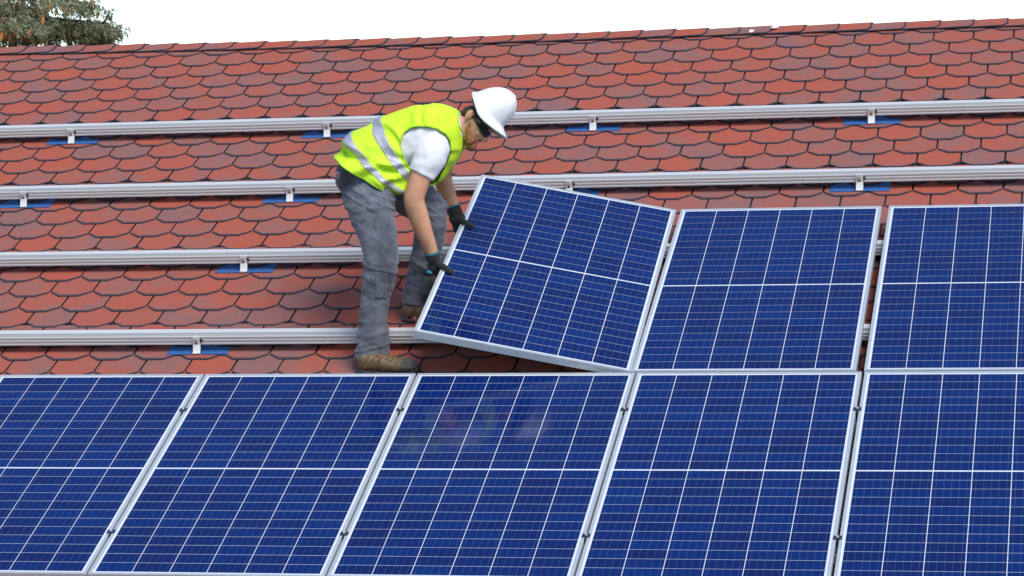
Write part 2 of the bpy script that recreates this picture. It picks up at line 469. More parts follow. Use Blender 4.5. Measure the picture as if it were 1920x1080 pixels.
# ------------------------------------------------------------------ roof hooks on blue flashing
def foot(u, vf, label):
    root = empty('roof_hook', MR @ Matrix.Translation((u, vf, 0)))
    tag(root, label, 'roof hook', 'roof hooks on blue flashing')
    # flashing sheet: 0.305 wide, slides under the course above
    pw = 0.1525
    bm = bmesh.new()
    N = 12
    for i in range(N):
        x0 = -pw + 2 * pw * i / N; x1 = -pw + 2 * pw * (i + 1) / N
        def hz(x, y=0): return WR + 0.0120 - .035 * (y + .03) + 0.0006 * math.sin(x * 43 + u * 5) * (1 if y < 0 else .3)
        ys = (-0.030, 0.02, 0.12)
        P = [[Vector((x, y, hz(x, y) + dz)) for x in (x0, x1)] for y in ys for dz in (0, 0.0016)]
        vs = [[bm.verts.new(q) for q in r] for r in P]
        for a in (0, 2):
            bm.faces.new((vs[a + 1][0], vs[a + 1][1], vs[a + 3][1], vs[a + 3][0]))
            bm.faces.new((vs[a][0], vs[a + 2][0], vs[a + 2][1], vs[a][1]))
        bm.faces.new((vs[0][0], vs[0][1], vs[1][1], vs[1][0])); bm.faces.new((vs[4][0], vs[5][0], vs[5][1], vs[4][1]))
        if i == 0: bm.faces.new((vs[0][0], vs[1][0], vs[3][0], vs[2][0])); bm.faces.new((vs[2][0], vs[3][0], vs[5][0], vs[4][0]))
        if i == N - 1: bm.faces.new((vs[0][1], vs[2][1], vs[3][1], vs[1][1])); bm.faces.new((vs[2][1], vs[4][1], vs[5][1], vs[3][1]))
    bmesh.ops.remove_doubles(bm, verts=bm.verts, dist=1e-5); bmesh.ops.recalc_face_normals(bm, faces=bm.faces)
    link('flashing', mesh_of(bm), M_BLUE, root)
    # L bracket: upright plate against the rail front, foot bent down slope
    hw = 0.0185
    t = 0.005
    prof = [(-.004, RT + .003), (.006, RT + .003), (.006, RT + .0005), (-.0005, RT + .0005), (-.0005, WR + .050), (-.0095, WR + .032), (-.0205, WR + .0165),
            (-.034, WR + .0165), (-.034, WR + .0215), (-.0235, WR + .0215), (-.0145, WR + .036), (-.0065, WR + .052)]
    bm = extrude_profile(prof, -hw, hw)
    bmesh.ops.bevel(bm, geom=[e for e in bm.edges if abs(e.verts[0].co.x - e.verts[1].co.x) < 1e-6], offset=.0008, segments=1, affect='EDGES')
    br = link('bracket', mesh_of(bm), M_BRKT, root)
    bm = bmesh.new(); cyl(bm, (0, -.0065, RT - .012), (0, -1, 0), .009, .007, 6); cyl(bm, (0, -.0065, RT - .012), (0, -1, 0), .012, .002, 16)
    link('bolt', mesh_of(bm), M_STEEL, br)
    bm = bmesh.new(); bx(bm, -.004, .004, -.0072, -.006, RT - .036, RT - .024, bev=.0)  # solid raised block, its black stands for the slot's dark inside
    link('slot', mesh_of(bm), M_BLACK, br)
    bm = bmesh.new(); bx(bm, hw + .001, hw + .013, -.005, .0, RT - .026, RT - .010, bev=.001)
    link('nut_block', mesh_of(bm), M_SLOT, br)
feet = [(-0.722, 3.076, 'roof hook on blue flashing on the uppermost rail, far left'),
        (0.795, 3.086, 'roof hook on blue flashing on the uppermost rail, beside the worker\'s lower back'),
        (2.312, 3.096, 'roof hook on blue flashing on the uppermost rail, right of the white helmet'),
        (3.838, 3.105, 'roof hook on blue flashing on the uppermost rail, far right'),
        (-0.702, 2.207, 'roof hook on the second rail at the left edge of the photo'),
        (0.806, 2.215, 'roof hook on the second rail just left of the worker\'s trousers'),
        (2.325, 2.223, 'roof hook on the second rail partly hidden by the raised panel'),
        (3.838, 2.232, 'roof hook on the second rail above the upper right panels'),
        (0.787, 1.364, 'roof hook on blue flashing on the third rail from the ridge'),
        (0.800, 0.472, 'roof hook on blue flashing on the lowest exposed rail')]
for u, v, lb in feet: foot(u, v - 0.001, lb)

# ------------------------------------------------------------------ solar panels
MARG = 0.025; LIP = 0.0140; TH = 0.035
def panel_frame_me():
    x0, x1, y0, y1 = -MARG, WC + MARG, -MARG, HC + MARG
    bm = bmesh.new()
    def bar(pts_out, pts_in):       # mitred bar between outer edge a-b and inner edge
        (a, b), (c, d) = pts_out, pts_in
        lo = -TH
        v = [bm.verts.new((*p, z)) for p in (a, b, d, c) for z in (0.0, lo)]
        # v: a0 a1 b0 b1 d0 d1 c0 c1
        for f in ((0, 2, 4, 6), (1, 7, 5, 3), (0, 1, 3, 2), (2, 3, 5, 4), (4, 5, 7, 6), (6, 7, 1, 0)): bm.faces.new([v[i] for i in f])
    o = [(x0, y0), (x1, y0), (x1, y1), (x0, y1)]
    i_ = [(x0 + LIP, y0 + LIP), (x1 - LIP, y0 + LIP), (x1 - LIP, y1 - LIP), (x0 + LIP, y1 - LIP)]
    for k in range(4):
        bar((o[k], o[(k + 1) % 4]), (i_[k], i_[(k + 1) % 4]))
    bmesh.ops.recalc_face_normals(bm, faces=bm.faces)
    es = [e for e in bm.edges if all(abs(v.co.z) < 1e-6 for v in e.verts) and abs((e.verts[0].co - e.verts[1].co).length) > .5]
    bmesh.ops.bevel(bm, geom=es, offset=.0012, segments=2, affect='EDGES')
    return mesh_of(bm, 'frame')
ME_FRAME = panel_frame_me(); ME_FRAME.materials.append(M_FRAME)
ME_BACK = box_me(-MARG + LIP - .001, WC + MARG - LIP + .001, -MARG + LIP - .001, HC + MARG - LIP + .001, -.009, -.0032); ME_BACK.materials.append(M_BACK)
ME_CELL = box_me(0, CELL_W, 0, CELL_H, -.0031, -.0022); ME_CELL.materials.append(M_CELL)
def panel(mw, label, rot=0):
    root = empty('solar_panel', mw)
    tag(root, label, 'solar panel', 'blue polycrystalline solar panels')
    link('frame', ME_FRAME, None, root); link('backsheet', ME_BACK, None, root)
    for r in range(24):
        y = r * (CELL_H + RGAP) + (MGAP - RGAP if r >= 12 else 0)
        for c in range(6):
            o = link('solar_cell', ME_CELL, None, root)
            o.location = (c * (CELL_W + CGAP), y, 0)
    return root
G = 0.0596
PX = [0, WC + G, 2 * (WC + G), 3 * (WC + G), 3 * (WC + G) + WC + 0.063]
lbs = ['bottom row panel at the left edge of the photo, nearly all in view',
       'bottom row panel below the worker\'s front boot, second from the left',
       'bottom row panel directly below the raised panel, mirroring the worker',
       'bottom row panel second from the right, under the upper row\'s first fixed panel',
       'bottom row panel at the right edge of the photo']
for x, lb in zip(PX, lbs):
    panel(MR @ Matrix.Translation((x, -HC, 0)), lb)
panel(MR @ Matrix.Translation((3.0077, 0.0617, 0)), 'upper row panel right beside the raised panel, lying flat')
panel(MR @ Matrix.Translation((4.0458, 0.0617, 0)), 'upper row panel cut by the right edge of the photo')
_rt = _rot(np.array([-0.0019, 0.2232, 0.0138]))
TP = Matrix(_rt.tolist()).to_4x4(); TP.translation = Vector((2.02742, 0.05518, 0.21054))
tp = panel(MR @ TP, 'raised tilted panel held by the worker at its left edge')
# faint printed marks on the lower side of the raised panel's frame
bm = bmesh.new()
for i, (w_, h_) in enumerate(((.005, .007), (.004, .008), (.007, .006), (.003, .009), (.006, .007))):
    x = WC - .145 + i * .0125
    bx(bm, x, x + w_, -MARG - .0004, -MARG + .0003, -.014 - h_ / 2, -.014 + h_ / 2)
link('printed_mark', mesh_of(bm), simple('grey_print', (.18, .18, .19), .7), tp)

# mid clamps between panels of the bottom row
def clamp(u, v, label, w=0.0, width=.034):
    root = empty('mid_clamp', MR @ Matrix.Translation((u, v, w)))
    tag(root, label, 'clamp', 'dark mid clamps between panels')
    bm = bmesh.new(); bx(bm, -width / 2, width / 2, -.013, .013, .0015, .0055, bev=.0012)
    link('clamp_plate', mesh_of(bm), M_SLOT, root)
    bm = bmesh.new(); cyl(bm, (0, 0, .0055), (0, 0, 1), .006, .005, 6)
    link('bolt', mesh_of(bm), M_STEEL, root)
    bm = bmesh.new(); bx(bm, -.0042, .0042, -.030, -.0135, -.030, .001)  # black block filling the panel gap, painted as the dark hole below the clamp
    link('clamp_block', mesh_of(bm), M_BLACK, root)
gapn = ['first and second panels', 'second and third panels', 'third and fourth panels', 'fourth and last panels']
for i, u in enumerate((.9818, 1.9934, 3.005, 4.0183)):
    clamp(u, -.322, 'upper dark clamp between the %s of the bottom row' % gapn[i])
    clamp(u, -1.378, 'lower dark clamp between the %s of the bottom row' % gapn[i])
def loose_clamp(p, label):
    root = empty('rail_clamp', MR @ Matrix.Translation(p))
    tag(root, label, 'clamp', 'loose clamps waiting on the rails')
    bm = bmesh.new(); bx(bm, -.02, .02, -.016, .016, RT + .014, RT + .018, bev=.001); link('clamp_plate', mesh_of(bm), M_SLOT, root)
    bm = bmesh.new(); bx(bm, -.007, .007, -.012, .012, RT + .0005, RT + .0138); link('clamp_block', mesh_of(bm), M_SLOT, root)
    bm = bmesh.new(); cyl(bm, (0, 0, RT + .018), (0, 0, 1), .0065, .006, 6); link('bolt', mesh_of(bm), M_STEEL, root)
loose_clamp((1.955, .535, 0), 'dark clamp on the lowest exposed rail beside the raised panel\'s lower left corner')
loose_clamp((1.90, 2.245, 0), 'dark clamp on the second rail beside the raised panel\'s upper left corner')
# ------------------------------------------------------------------ the worker
def catmull(P, t):
    """P list of equal-length tuples, t in 0..len-1"""
    n = len(P); i = min(int(t), n - 2); f = t - i
    p0 = P[max(i - 1, 0)]; p1 = P[i]; p2 = P[i + 1]; p3 = P[min(i + 2, n - 1)]
    out = []
    for a, b, c, d in zip(p0, p1, p2, p3):
        out.append(0.5 * ((2 * b) + (-a + c) * f + (2 * a - 5 * b + 4 * c - d) * f * f + (-a + 3 * b - 3 * c + d) * f ** 3))
    return out
def tube(bm, secs, n=24, k=4, ref=None, caps=True):
    """secs: (centre Vector, r_side, r_depth); rings perpendicular to the path; r_depth runs along world Y"""
    P = [(*s[0], s[1], s[2]) for s in secs]
    T = [i / k for i in range((len(P) - 1) * k + 1)]
    S = [catmull(P, t) for t in T]
    rings = []
    for i, s in enumerate(S):
        c = Vector(s[:3]); a = Vector(S[max(i - 1, 0)][:3]); b = Vector(S[min(i + 1, len(S) - 1)][:3])
        ax = (b - a).normalized()
        dep = (ref or Vector((0, 1, 0))); dep = (dep - ax * dep.dot(ax)).normalized(); sid = ax.cross(dep)
        rings.append([bm.verts.new(c + sid * (s[3] * math.cos(2 * math.pi * j / n)) + dep * (s[4] * math.sin(2 * math.pi * j / n))) for j in range(n)])
    for A_, B_ in zip(rings[:-1], rings[1:]):
        for j in range(n): bm.faces.new((A_[j], A_[(j + 1) % n], B_[(j + 1) % n], B_[j]))
    if caps:
        for R_, s in ((rings[0], S[0]), (rings[-1], S[-1])):
            c = bm.verts.new(Vector(s[:3]))
            for j in range(n):
                f = (c, R_[j], R_[(j + 1) % n]) if R_ is rings[0] else (c, R_[(j + 1) % n], R_[j])
                bm.faces.new(f)
def ball(bm, c, r, M=None, sub=3):
    """ellipsoid; r=(rx,ry,rz) in frame M"""
    g = bmesh.ops.create_icosphere(bm, subdivisions=sub, radius=1.0)
    for v in g['verts']:
        p = Vector((v.co.x * r[0], v.co.y * r[1], v.co.z * r[2]))
        v.co = Vector(c) + (M @ p if M is not None else p)
def capsule(bm, a, b, ra, rb, n=12):
    a, b = Vector(a), Vector(b)
    ball(bm, a, (ra,) * 3, sub=2); ball(bm, b, (rb,) * 3, sub=2)
    ax = (b - a).normalized(); q = ax.to_track_quat('Z', 'Y')
    A_ = [bm.verts.new(a + q @ Vector((ra * math.cos(2 * math.pi * i / n), ra * math.sin(2 * math.pi * i / n), 0))) for i in range(n)]
    B_ = [bm.verts.new(b + q @ Vector((rb * math.cos(2 * math.pi * i / n), rb * math.sin(2 * math.pi * i / n), 0))) for i in range(n)]
    for i in range(n): bm.faces.new((A_[i], A_[(i + 1) % n], B_[(i + 1) % n], B_[i]))
    bm.faces.new(A_[::-1]); bm.faces.new(B_)
def fuse(bm, voxel, smooth=2, fac=0.5, disp=None, name='m'):
    """join overlapping shells into one continuous skin"""
    bmesh.ops.recalc_face_normals(bm, faces=bm.faces)
    me = mesh_of(bm, name); o = bpy.data.objects.new('tmp', me); COL.objects.link(o)
    r = o.modifiers.new('r', 'REMESH'); r.mode = 'VOXEL'; r.voxel_size = voxel
    s = o.modifiers.new('s', 'SMOOTH'); s.factor = fac; s.iterations = smooth
    dg = bpy.context.evaluated_depsgraph_get(); dg.update()
    m2 = bpy.data.meshes.new_from_object(o.evaluated_get(dg)); m2.name = name
    bpy.data.objects.remove(o, do_unlink=True)
    if disp:
        co = [v.co.copy() for v in m2.vertices]; nn = [v.normal.copy() for v in m2.vertices]
        for v, c, nrm in zip(m2.vertices, co, nn): v.co = c + nrm * disp(c)
    m2.materials.clear()
    return smooth_me(m2)

def cloth_mat(name, col, rough=0.85, var=0.15, nscale=8, weave=900, bstr=0.25, sheen=0.2):
    m, n, b = new_mat(name); g = geo_pos(n)
    a = noise_node(n, nscale, 5, 0.65, g.outputs['Position'])
    r = ramp(n, [(0.3, tuple(c * (1 - var) for c in col)), (0.7, tuple(min(1, c * (1 + var)) for c in col))])
    n.links.new(a.outputs[0], r.inputs[0]); n.links.new(r.outputs[0], b.inputs['Base Color'])
    b.inputs['Roughness'].default_value = rough; b.inputs['Sheen Weight'].default_value = sheen; b.inputs['Specular IOR Level'].default_value = 0.2
    w = noise_node(n, 45, 4, 0.6, g.outputs['Position']); w2 = noise_node(n, weave, 2, 0.5, g.outputs['Position'])
    bump(n, b, math_node(n, 'ADD', math_node(n, 'MULTIPLY', w.outputs[0], 1.0), math_node(n, 'MULTIPLY', w2.outputs[0], 0.15)), bstr, 0.006)
    return m
M_SKIN, n_, b_ = new_mat('tan_skin')  # orange-tan skin colour with slight random blotches
g_ = geo_pos(n_); s1 = noise_node(n_, 30, 4, 0.6, g_.outputs['Position'])
r_ = ramp(n_, [(0.3, (0.53, 0.25, 0.14)), (0.7, (0.62, 0.33, 0.195))]); n_.links.new(s1.outputs[0], r_.inputs[0]); n_.links.new(r_.outputs[0], b_.inputs['Base Color'])
b_.inputs['Roughness'].default_value = 0.5; b_.inputs['Subsurface Weight'].default_value = 0.12
b_.inputs['Subsurface Radius'].default_value = (0.012, 0.004, 0.002); b_.inputs['Subsurface Scale'].default_value = 0.5
s2 = noise_node(n_, 240, 3, 0.6, g_.outputs['Position']); bump(n_, b_, s2.outputs[0], 0.15, 0.002)
M_LIME = cloth_mat('fluorescent_lime_vest', (0.55, 0.82, 0.035), 0.7, 0.10, 6, 700, 0.25, 0.0)
M_BAND = simple('grey_reflective_tape', (0.37, 0.38, 0.43), 0.45, 0.15, 0.05, 30, bstr=0.15, bscale=300)
M_TEE = cloth_mat('light_grey_cotton', (0.66, 0.66, 0.69), 0.9, 0.04, 8)
M_JEAN = cloth_mat('faded_grey_work_trousers', (0.098, 0.102, 0.126), 0.9, 0.60, 8, 700, 0.45)
M_GLOVE = cloth_mat('black_knit_gloves', (0.020, 0.020, 0.022), 0.75, 0.3, 40, 1200, 0.5)
M_TEAL = simple('teal_glove_trim', (0.0, 0.19, 0.30), 0.6)
M_HAIR = simple('dark_brown_hair', (0.035, 0.024, 0.018), 0.6, 0, 0.4, 120, 1.0, 300, 0.004)
M_BEARD = simple('ginger_brown_beard', (0.32, 0.135, 0.045), 0.75, 0, 0.35, 150, 1.0, 420, 0.004)
M_HAT = simple('white_hard_hat_plastic', (0.76, 0.77, 0.78), 0.28, 0, 0.05, 35, bstr=0.05, bscale=60)
M_LENS = simple('black_sunglasses', (0.008, 0.008, 0.010), 0.12)
M_BOOT = simple('worn_brown_boot_leather', (0.150, 0.105, 0.055), 0.75, 0, 0.45, 45, 0.6, 120, 0.004)
M_BOOTG = simple('dark_grey_boot_panel', (0.12, 0.105, 0.085), 0.75, 0, 0.4, 60, 0.4)
M_SOLE = simple('dark_rubber_boot_sole', (0.055, 0.058, 0.052), 0.8, 0, 0.3, 60)
M_LACE = simple('tan_boot_laces', (0.20, 0.10, 0.05), 0.8)

root = empty('person', Matrix.Translation(at(725, 697, 0.30)))
tag(root, 'person in lime vest, grey trousers and white hard hat bending to hold the raised panel', 'person')
RI = root.matrix_world.inverted()
def add(name, me, mat, parent=None):
    me.transform(RI); o = link(name, me, mat, parent or root); return o

def wr(p, amp, f=(9, 9, 22), seed=0.0):
    q = Vector((p.x * f[0] + seed, p.y * f[1], p.z * f[2]))
    a = noise.noise(q); b = noise.noise(q * 2.3 + Vector((5, 1, 2)))
    return amp * ((1 - abs(a) * 2.2) * 0.6 + b * 0.45)

# ---- limb paths: (px, py, world depth Y, side radius, depth radius)
def secs(L, grow=0.0): return [(at(x, y, Y), rs_ + grow, rd_ + grow) for x, y, Y, rs_, rd_ in L]
S = 395.0
near_leg = [(688, 326, .49, .108, .078), (692, 360, .44, .122, .094), (697, 402, .38, .106, .095), (710, 448, .34, .088, .084), (714, 488, .31, .079, .080),
            (709, 528, .31, .075, .076), (703, 565, .31, .067, .072), (699, 600, .31, .065, .070), (700, 640, .31, .077, .074), (697, 676, .31, .080, .078)]
far_leg = [(715, 325, .62, .105, .10), (748, 352, .66, .104, .10), (785, 376, .70, .096, .095), (803, 400, .72, .090, .085), (806, 432, .73, .078, .080),
           (800, 470, .74, .071, .076), (792, 512, .75, .070, .072), (784, 545, .76, .070, .072), (780, 572, .76, .070, .072)]
near_arm = [(811, 274, .50, .044, .044), (797, 310, .44, .052, .050), (784, 345, .43, .051, .050), (776, 374, .43, .050, .047), (783, 400, .45, .049, .045),
            (795, 435, .48, .041, .038), (806, 462, .51, .033, .030), (811, 480, .53, .031, .027)]
far_arm = [(840, 255, .86, .058, .055), (836, 290, .90, .052, .05), (829, 322, .94, .047, .045), (833, 345, .96, .044, .042), (841, 366, .98, .038, .036), (849, 386, .99, .031, .03), (852, 394, .99, .030, .028)]
# torso rings: dorsal px, ventral px, Y centre, half width
tor = [(640, 305, 722, 362, .53, .160), (652, 275, 738, 350, .54, .165), (672, 254, 752, 338, .55, .160), (712, 230, 778, 325, .57, .165), (757, 212, 812, 318, .60, .180),
       (797, 203, 836, 300, .62, .190), (828, 203, 852, 280, .64, .170), (850, 210, 864, 262, .66, .105), (862, 218, 870, 256, .665, .066)]
def torso_ring(i_f, grow=0.0, vgrow=0.0):
    q = catmull(tor, i_f)
    D_ = at(q[0], q[1], q[4]); V_ = at(q[2], q[3], q[4]); c = (D_ + V_) / 2; h = (D_ - V_) / 2
    return c, h * (1 + grow / h.length), q[5] + grow
def torso_shell(bm, grow, n=40, k=5, t0=0, t1=8):
    N = int((t1 - t0) * k); rings = []
    for i in range(N + 1):
        c, h, w_ = torso_ring(t0 + (t1 - t0) * i / N, grow)
        rings.append([bm.verts.new(c + h * math.cos(2 * math.pi * j / n) + Vector((0, -1, 0)) * (w_ * math.sin(2 * math.pi * j / n))) for j in range(n)])
    for A_, B_ in zip(rings[:-1], rings[1:]):
        for j in range(n): bm.faces.new((A_[j], A_[(j + 1) % n], B_[(j + 1) % n], B_[j]))
    bm.faces.new(rings[0][::-1]); bm.faces.new(rings[-1])

# ---- head frame
ear = at(883, 220, .67)
Fh = (c_right * .60 - c_up * .80).normalized(); Uh = (c_right * .80 + c_up * .60).normalized(); Lh = Fh.cross(Uh).normalized()
if Lh.dot(c_fwd) > 0: Lh = -Lh                       # Lh points at the camera side of the head
yaw = Matrix.Rotation(rad(-6), 3, Uh)
Fh = yaw @ Fh; Lh = yaw @ Lh
HM = Matrix((Fh, Uh, Lh)).transposed()               # columns F U L
def H(f, u, l): return ear + Fh * f + Uh * u + Lh * l

# ---- hands: tubes for palm, four fingers and a thumb
def RFP(u, v, w): return W(u, v, w)
def hand_parts(bm, wrist, palm, knuckles, mids, tips, thumb, s=1.0, rp=.028):
    # palm as a fan of capsules wrist -> knuckles
    for k_ in knuckles: capsule(bm, wrist.lerp(k_, .18), k_, .0215 * s, .0125 * s)
    ball(bm, palm, (rp * s, rp * s, rp * .9 * s))
    for a, b, c in zip(knuckles, mids, tips):
        capsule(bm, a, b, .0112 * s, .0100 * s); capsule(bm, b, c, .0100 * s, .0088 * s)
    capsule(bm, thumb[0], thumb[1], .0165 * s, .0125 * s); capsule(bm, thumb[1], thumb[2], .0125 * s, .0105 * s); capsule(bm, thumb[2], thumb[3], .0105 * s, .0095 * s)
def panel_pt(f, b, h):   # on the raised panel: f metres in from its left frame edge, b up the panel, h above its face
    return MR @ (TP @ Vector((-MARG + f, b, h)))
# near (right) hand; b0 = where its palm meets the frame edge
def make_hand(wrist, bks, palm_off, thumb_b, thumb_in):
    kn, md, tp_ = [], [], []
    for i, b in enumerate(bks):
        kn.append(panel_pt(-.030 - .004 * abs(i - 1.3), b, -.006)); md.append(panel_pt(-.020, b - .012, -.046)); tp_.append(panel_pt(.012 + .004 * (i % 2), b - .014, -.050))
    palm = palm_off
    base = wrist.lerp(palm, .55) + c_right * .004
    th = [base, panel_pt(-.008, thumb_b + .02, .017), panel_pt(.030, thumb_b, .0155), panel_pt(thumb_in, thumb_b - .022, .012)]
    return kn, palm, md, tp_, th
wr_n = at(812, 480, .53)
hn = make_hand(wr_n, (.645, .668, .690, .711), at(817, 499, .565), .60, .058)
wr_f = at(852, 394, .99)
hf = make_hand(wr_f, (1.135, 1.158, 1.180, 1.202), at(857, 409, 1.005), 1.105, .066)

# ---- body: one continuous skin
bm = bmesh.new()
torso_shell(bm, -.022)
tube(bm, secs(near_leg, -.020)); tube(bm, secs(far_leg, -.020))
tube(bm, secs(near_arm)); tube(bm, secs(far_arm))
tube(bm, [(at(848, 246, .66), .060, .060), (at(866, 236, .665), .056, .056), (at(880, 236, .67), .054, .052), (H(.012, .0, 0), .055, .052)], n=20)
for (c, r) in (((.036, .052, 0), (.082, .085, .075)), ((.045, -.005, 0), (.062, .080, .064)), ((.060, -.050, 0), (.050, .045, .050)),
               ((.098, -.068, 0), (.026, .022, .026)), ((.034, -.040, .030), (.036, .024, .022)), ((.034, -.040, -.030), (.036, .024, .022)),
               ((.098, -.012, 0), (.022, .040, .036)), ((.104, .034, 0), (.014, .014, .045)),
               ((.080, -.022, .034), (.022, .018, .018)), ((.080, -.022, -.034), (.022, .018, .018))):
    ball(bm, H(*c), r, HM)
capsule(bm, H(.108, .022, 0), H(.130, -.010, 0), .009, .0125)                       # nose
ball(bm, H(.122, -.016, .010), (.009, .007, .006), HM); ball(bm, H(.122, -.016, -.010), (.009, .007, .006), HM)
ball(bm, H(.112, -.042, 0), (.010, .0055, .022), HM); ball(bm, H(.108, -.053, 0), (.010, .006, .018), HM)   # lips
for s_ in (1, -1):                                                                   # ears
    ball(bm, H(-.002, .002, .074 * s_), (.017, .030, .007), HM); ball(bm, H(-.008, .008, .080 * s_), (.013, .022, .007), HM)
for h_, w_ in ((hn, wr_n), (hf, wr_f)):
    hand_parts(bm, w_, h_[1], h_[0], h_[2], h_[3], h_[4], .84, .026)
for L_, y0 in ((near_leg, 0), (far_leg, 0)):
    p = secs(L_)[-1][0]; capsule(bm, p, p + Vector((.02, 0, -.05)), .045, .045); capsule(bm, p + Vector((.0, 0, -.06)), p + Vector((.13, 0, -.07)), .030, .026)
add('body', fuse(bm, .0050, 3), M_SKIN)

# ---- T-shirt
def sleeve(L_, upto): return [(at(*a[:3]), a[3], a[4]) for a in upto]
bm = bmesh.new(); torso_shell(bm, .002, t0=.6)
tube(bm, [(at(808, 262, .54), .074, .075), (at(810, 276, .48), .084, .074), (at(804, 297, .45), .079, .070), (at(794, 318, .44), .068, .066), (at(789, 328, .435), .064, .064)])
tube(bm, [(at(835, 250, .80), .085, .080), (at(836, 275, .88), .075, .07), (at(833, 296, .91), .066, .064), (at(832, 305, .92), .062, .062)])
tube(bm, [(at(845, 240, .65), .080, .085), (at(862, 238, .665), .070, .072), (at(868, 237, .667), .064, .068)], n=24)
ME = fuse(bm, .0060, 2, disp=lambda p: wr(p, .0055, (14, 10, 14), 3.0))
add('t_shirt', ME, M_TEE)

# ---- vest: open shell with arm holes
vt = [(636, 291, 748, 362, .530, .205), (664, 252, 770, 360, .540, .208), (710, 225, 796, 352, .57, .192), (757, 206, 826, 338, .60, .200),
      (797, 197, 846, 312, .62, .208), (828, 196, 862, 288, .64, .178), (850, 203, 870, 266, .66, .112), (863, 213, 873, 254, .666, .076)]
NS, NA = 150, 220
def vest_pt(t, a, out=0.0):
    q = catmull(vt, t)
    D_ = at(q[0], q[1], q[4]); V_ = at(q[2], q[3], q[4]); c = (D_ + V_) / 2; h = (D_ - V_) / 2
    sq = .80 + .2 * min(1, t / 4.0); ca, sa = math.cos(a), math.sin(a); ca = math.copysign(abs(ca) ** sq, ca); sa = math.copysign(abs(sa) ** sq, sa)
    ax = (at(*[catmull(vt, min(7, t + .1))[i] for i in (0, 1, 4)]) - at(*[catmull(vt, max(0, t - .1))[i] for i in (0, 1, 4)])).normalized()
    bow = -.030 * min(1, .2 + t * .7) * abs(sa) ** 1.5 * max(0.0, 1 - t / 5.0)
    rr_ = 1.0
    p = c + h * (ca * rr_) + Vector((0, -1, 0)) * (q[5] * sa) + ax * bow
    nrm = (h.normalized() * ca / h.length + Vector((0, -1, 0)) * sa / q[5]).normalized()
    # folds: creases fan out from the arm hole towards the hem, pull lines across the back
    side = max(0.0, sa)
    lower = max(0.0, 1 - t / 3.2)
    px_, py_ = to_px(p)
    ang = math.atan2(py_ - 300, px_ - 790)
    rr2 = math.hypot(px_ - 790, py_ - 300)
    fold = math.sin(ang * 13 + 0.6 * math.sin(rr2 / 17.0) + noise.noise(Vector((px_ / 40, py_ / 40, 0))) * 3.0)
    amp = .0065 * (0.25 + side) * min(1, rr2 / 70.0) * (0.45 + lower)
    # the long diagonal tuck from the lower back to the front hem
    dline = (py_ - (283 + (px_ - 640) * 0.42)) if px_ < 760 else 99
    tuck = -.020 * math.exp(-(dline / 7.0) ** 2) * (1 if 640 < px_ < 745 and sa > 0 else 0)
    tuck += .010 * math.exp(-((dline + 14) / 9.0) ** 2) * (1 if 640 < px_ < 745 and sa > 0 else 0)
    ns_ = .004 * noise.noise(p * 14) + .0018 * noise.noise(p * 38)
    return p + nrm * (fold * amp * 1.9 + tuck + ns_ + out), nrm
def inpoly(x, y, P):
    c = False; j = len(P) - 1
    for i in range(len(P)):
        if (P[i][1] > y) != (P[j][1] > y) and x < (P[j][0] - P[i][0]) * (y - P[i][1]) / (P[j][1] - P[i][1]) + P[i][0]: c = not c
        j = i
    return c
HOLE = [(750, 275), (752, 258), (758, 247), (770, 239), (786, 236), (804, 237), (822, 242), (836, 251), (845, 266), (846, 284), (841, 302), (832, 322), (818, 345), (800, 348), (781, 330), (768, 316), (757, 298)]
def vest_shell(t0, t1, out, ns, cut=True, thick=.0022):
    bm = bmesh.new(); g = []
    for i in range(ns + 1):
        t = t0 + (t1 - t0) * i / ns; row = []
        for j in range(NA):
            a = 2 * math.pi * j / NA
            p, nr = vest_pt(t, a, out)
            # hem is cut level rather than square to the spine
            if t0 == 0.0 and i == 0: pass
            row.append(bm.verts.new(p))
        g.append(row)
    for i in range(ns):
        for j in range(NA):
            f = (g[i][j], g[i][(j + 1) % NA], g[i + 1][(j + 1) % NA], g[i + 1][j])
            c = (f[0].co + f[1].co + f[2].co + f[3].co) / 4
            a = 2 * math.pi * (j + .5) / NA
            x, y = to_px(c); t = t0 + (t1 - t0) * (i + .5) / ns
            if cut and math.sin(a) > 0.05 and inpoly(x, y, HOLE): continue
            if cut and math.sin(a) < -.25 and 2.9 < t < 5.6 and abs(((a / math.pi * 180) - 270)) < 62 - 20 * abs(t - 4.2): continue
            if t < 1.3 and abs(a - math.pi) < 0.05: continue          # open front
            bm.faces.new(f)
    bmesh.ops.delete(bm, geom=[v for v in bm.verts if not v.link_faces], context='VERTS')
    bmesh.ops.recalc_face_normals(bm, faces=bm.faces)
    # relax the cut edges so they run as smooth curves
    be = [v for v in bm.verts if any(e.is_boundary for e in v.link_edges)]
    for _ in range(6):
        new = {}
        for v in be:
            nb = [e.other_vert(v).co for e in v.link_edges if e.is_boundary]
            if len(nb) == 2: new[v] = v.co * .5 + (nb[0] + nb[1]) * .25
        for v, c in new.items(): v.co = c
    global BIND
    if cut and t0 == 0.0 and ns == NS:
        BIND = bmesh.new()
        for e in [e for e in bm.edges if e.is_boundary]:
            a_, b_ = e.verts[0].co, e.verts[1].co; d_ = (b_ - a_)
            if d_.length < 1e-5: continue
            cyl(BIND, a_ - d_ * .15, d_, .0042, d_.length * 1.3, 6)
    r = bmesh.ops.solidify(bm, geom=bm.faces[:], thickness=thick)
    return smooth_me(mesh_of(bm, 'vest'))
vest = add('vest', vest_shell(0.0, 7.0, .004, NS), M_LIME)
add('vest_binding', smooth_me(mesh_of(BIND)), cloth_mat('lime_edge_binding', (.34, .62, .03), .8, .1, 20, 700, .2, 0.0), vest)
for t0, t1 in ((.83, 1.20), (1.93, 2.32)):
    add('reflective_band', vest_shell(t0, t1, .0075, 14, thick=.0015), M_BAND, vest)
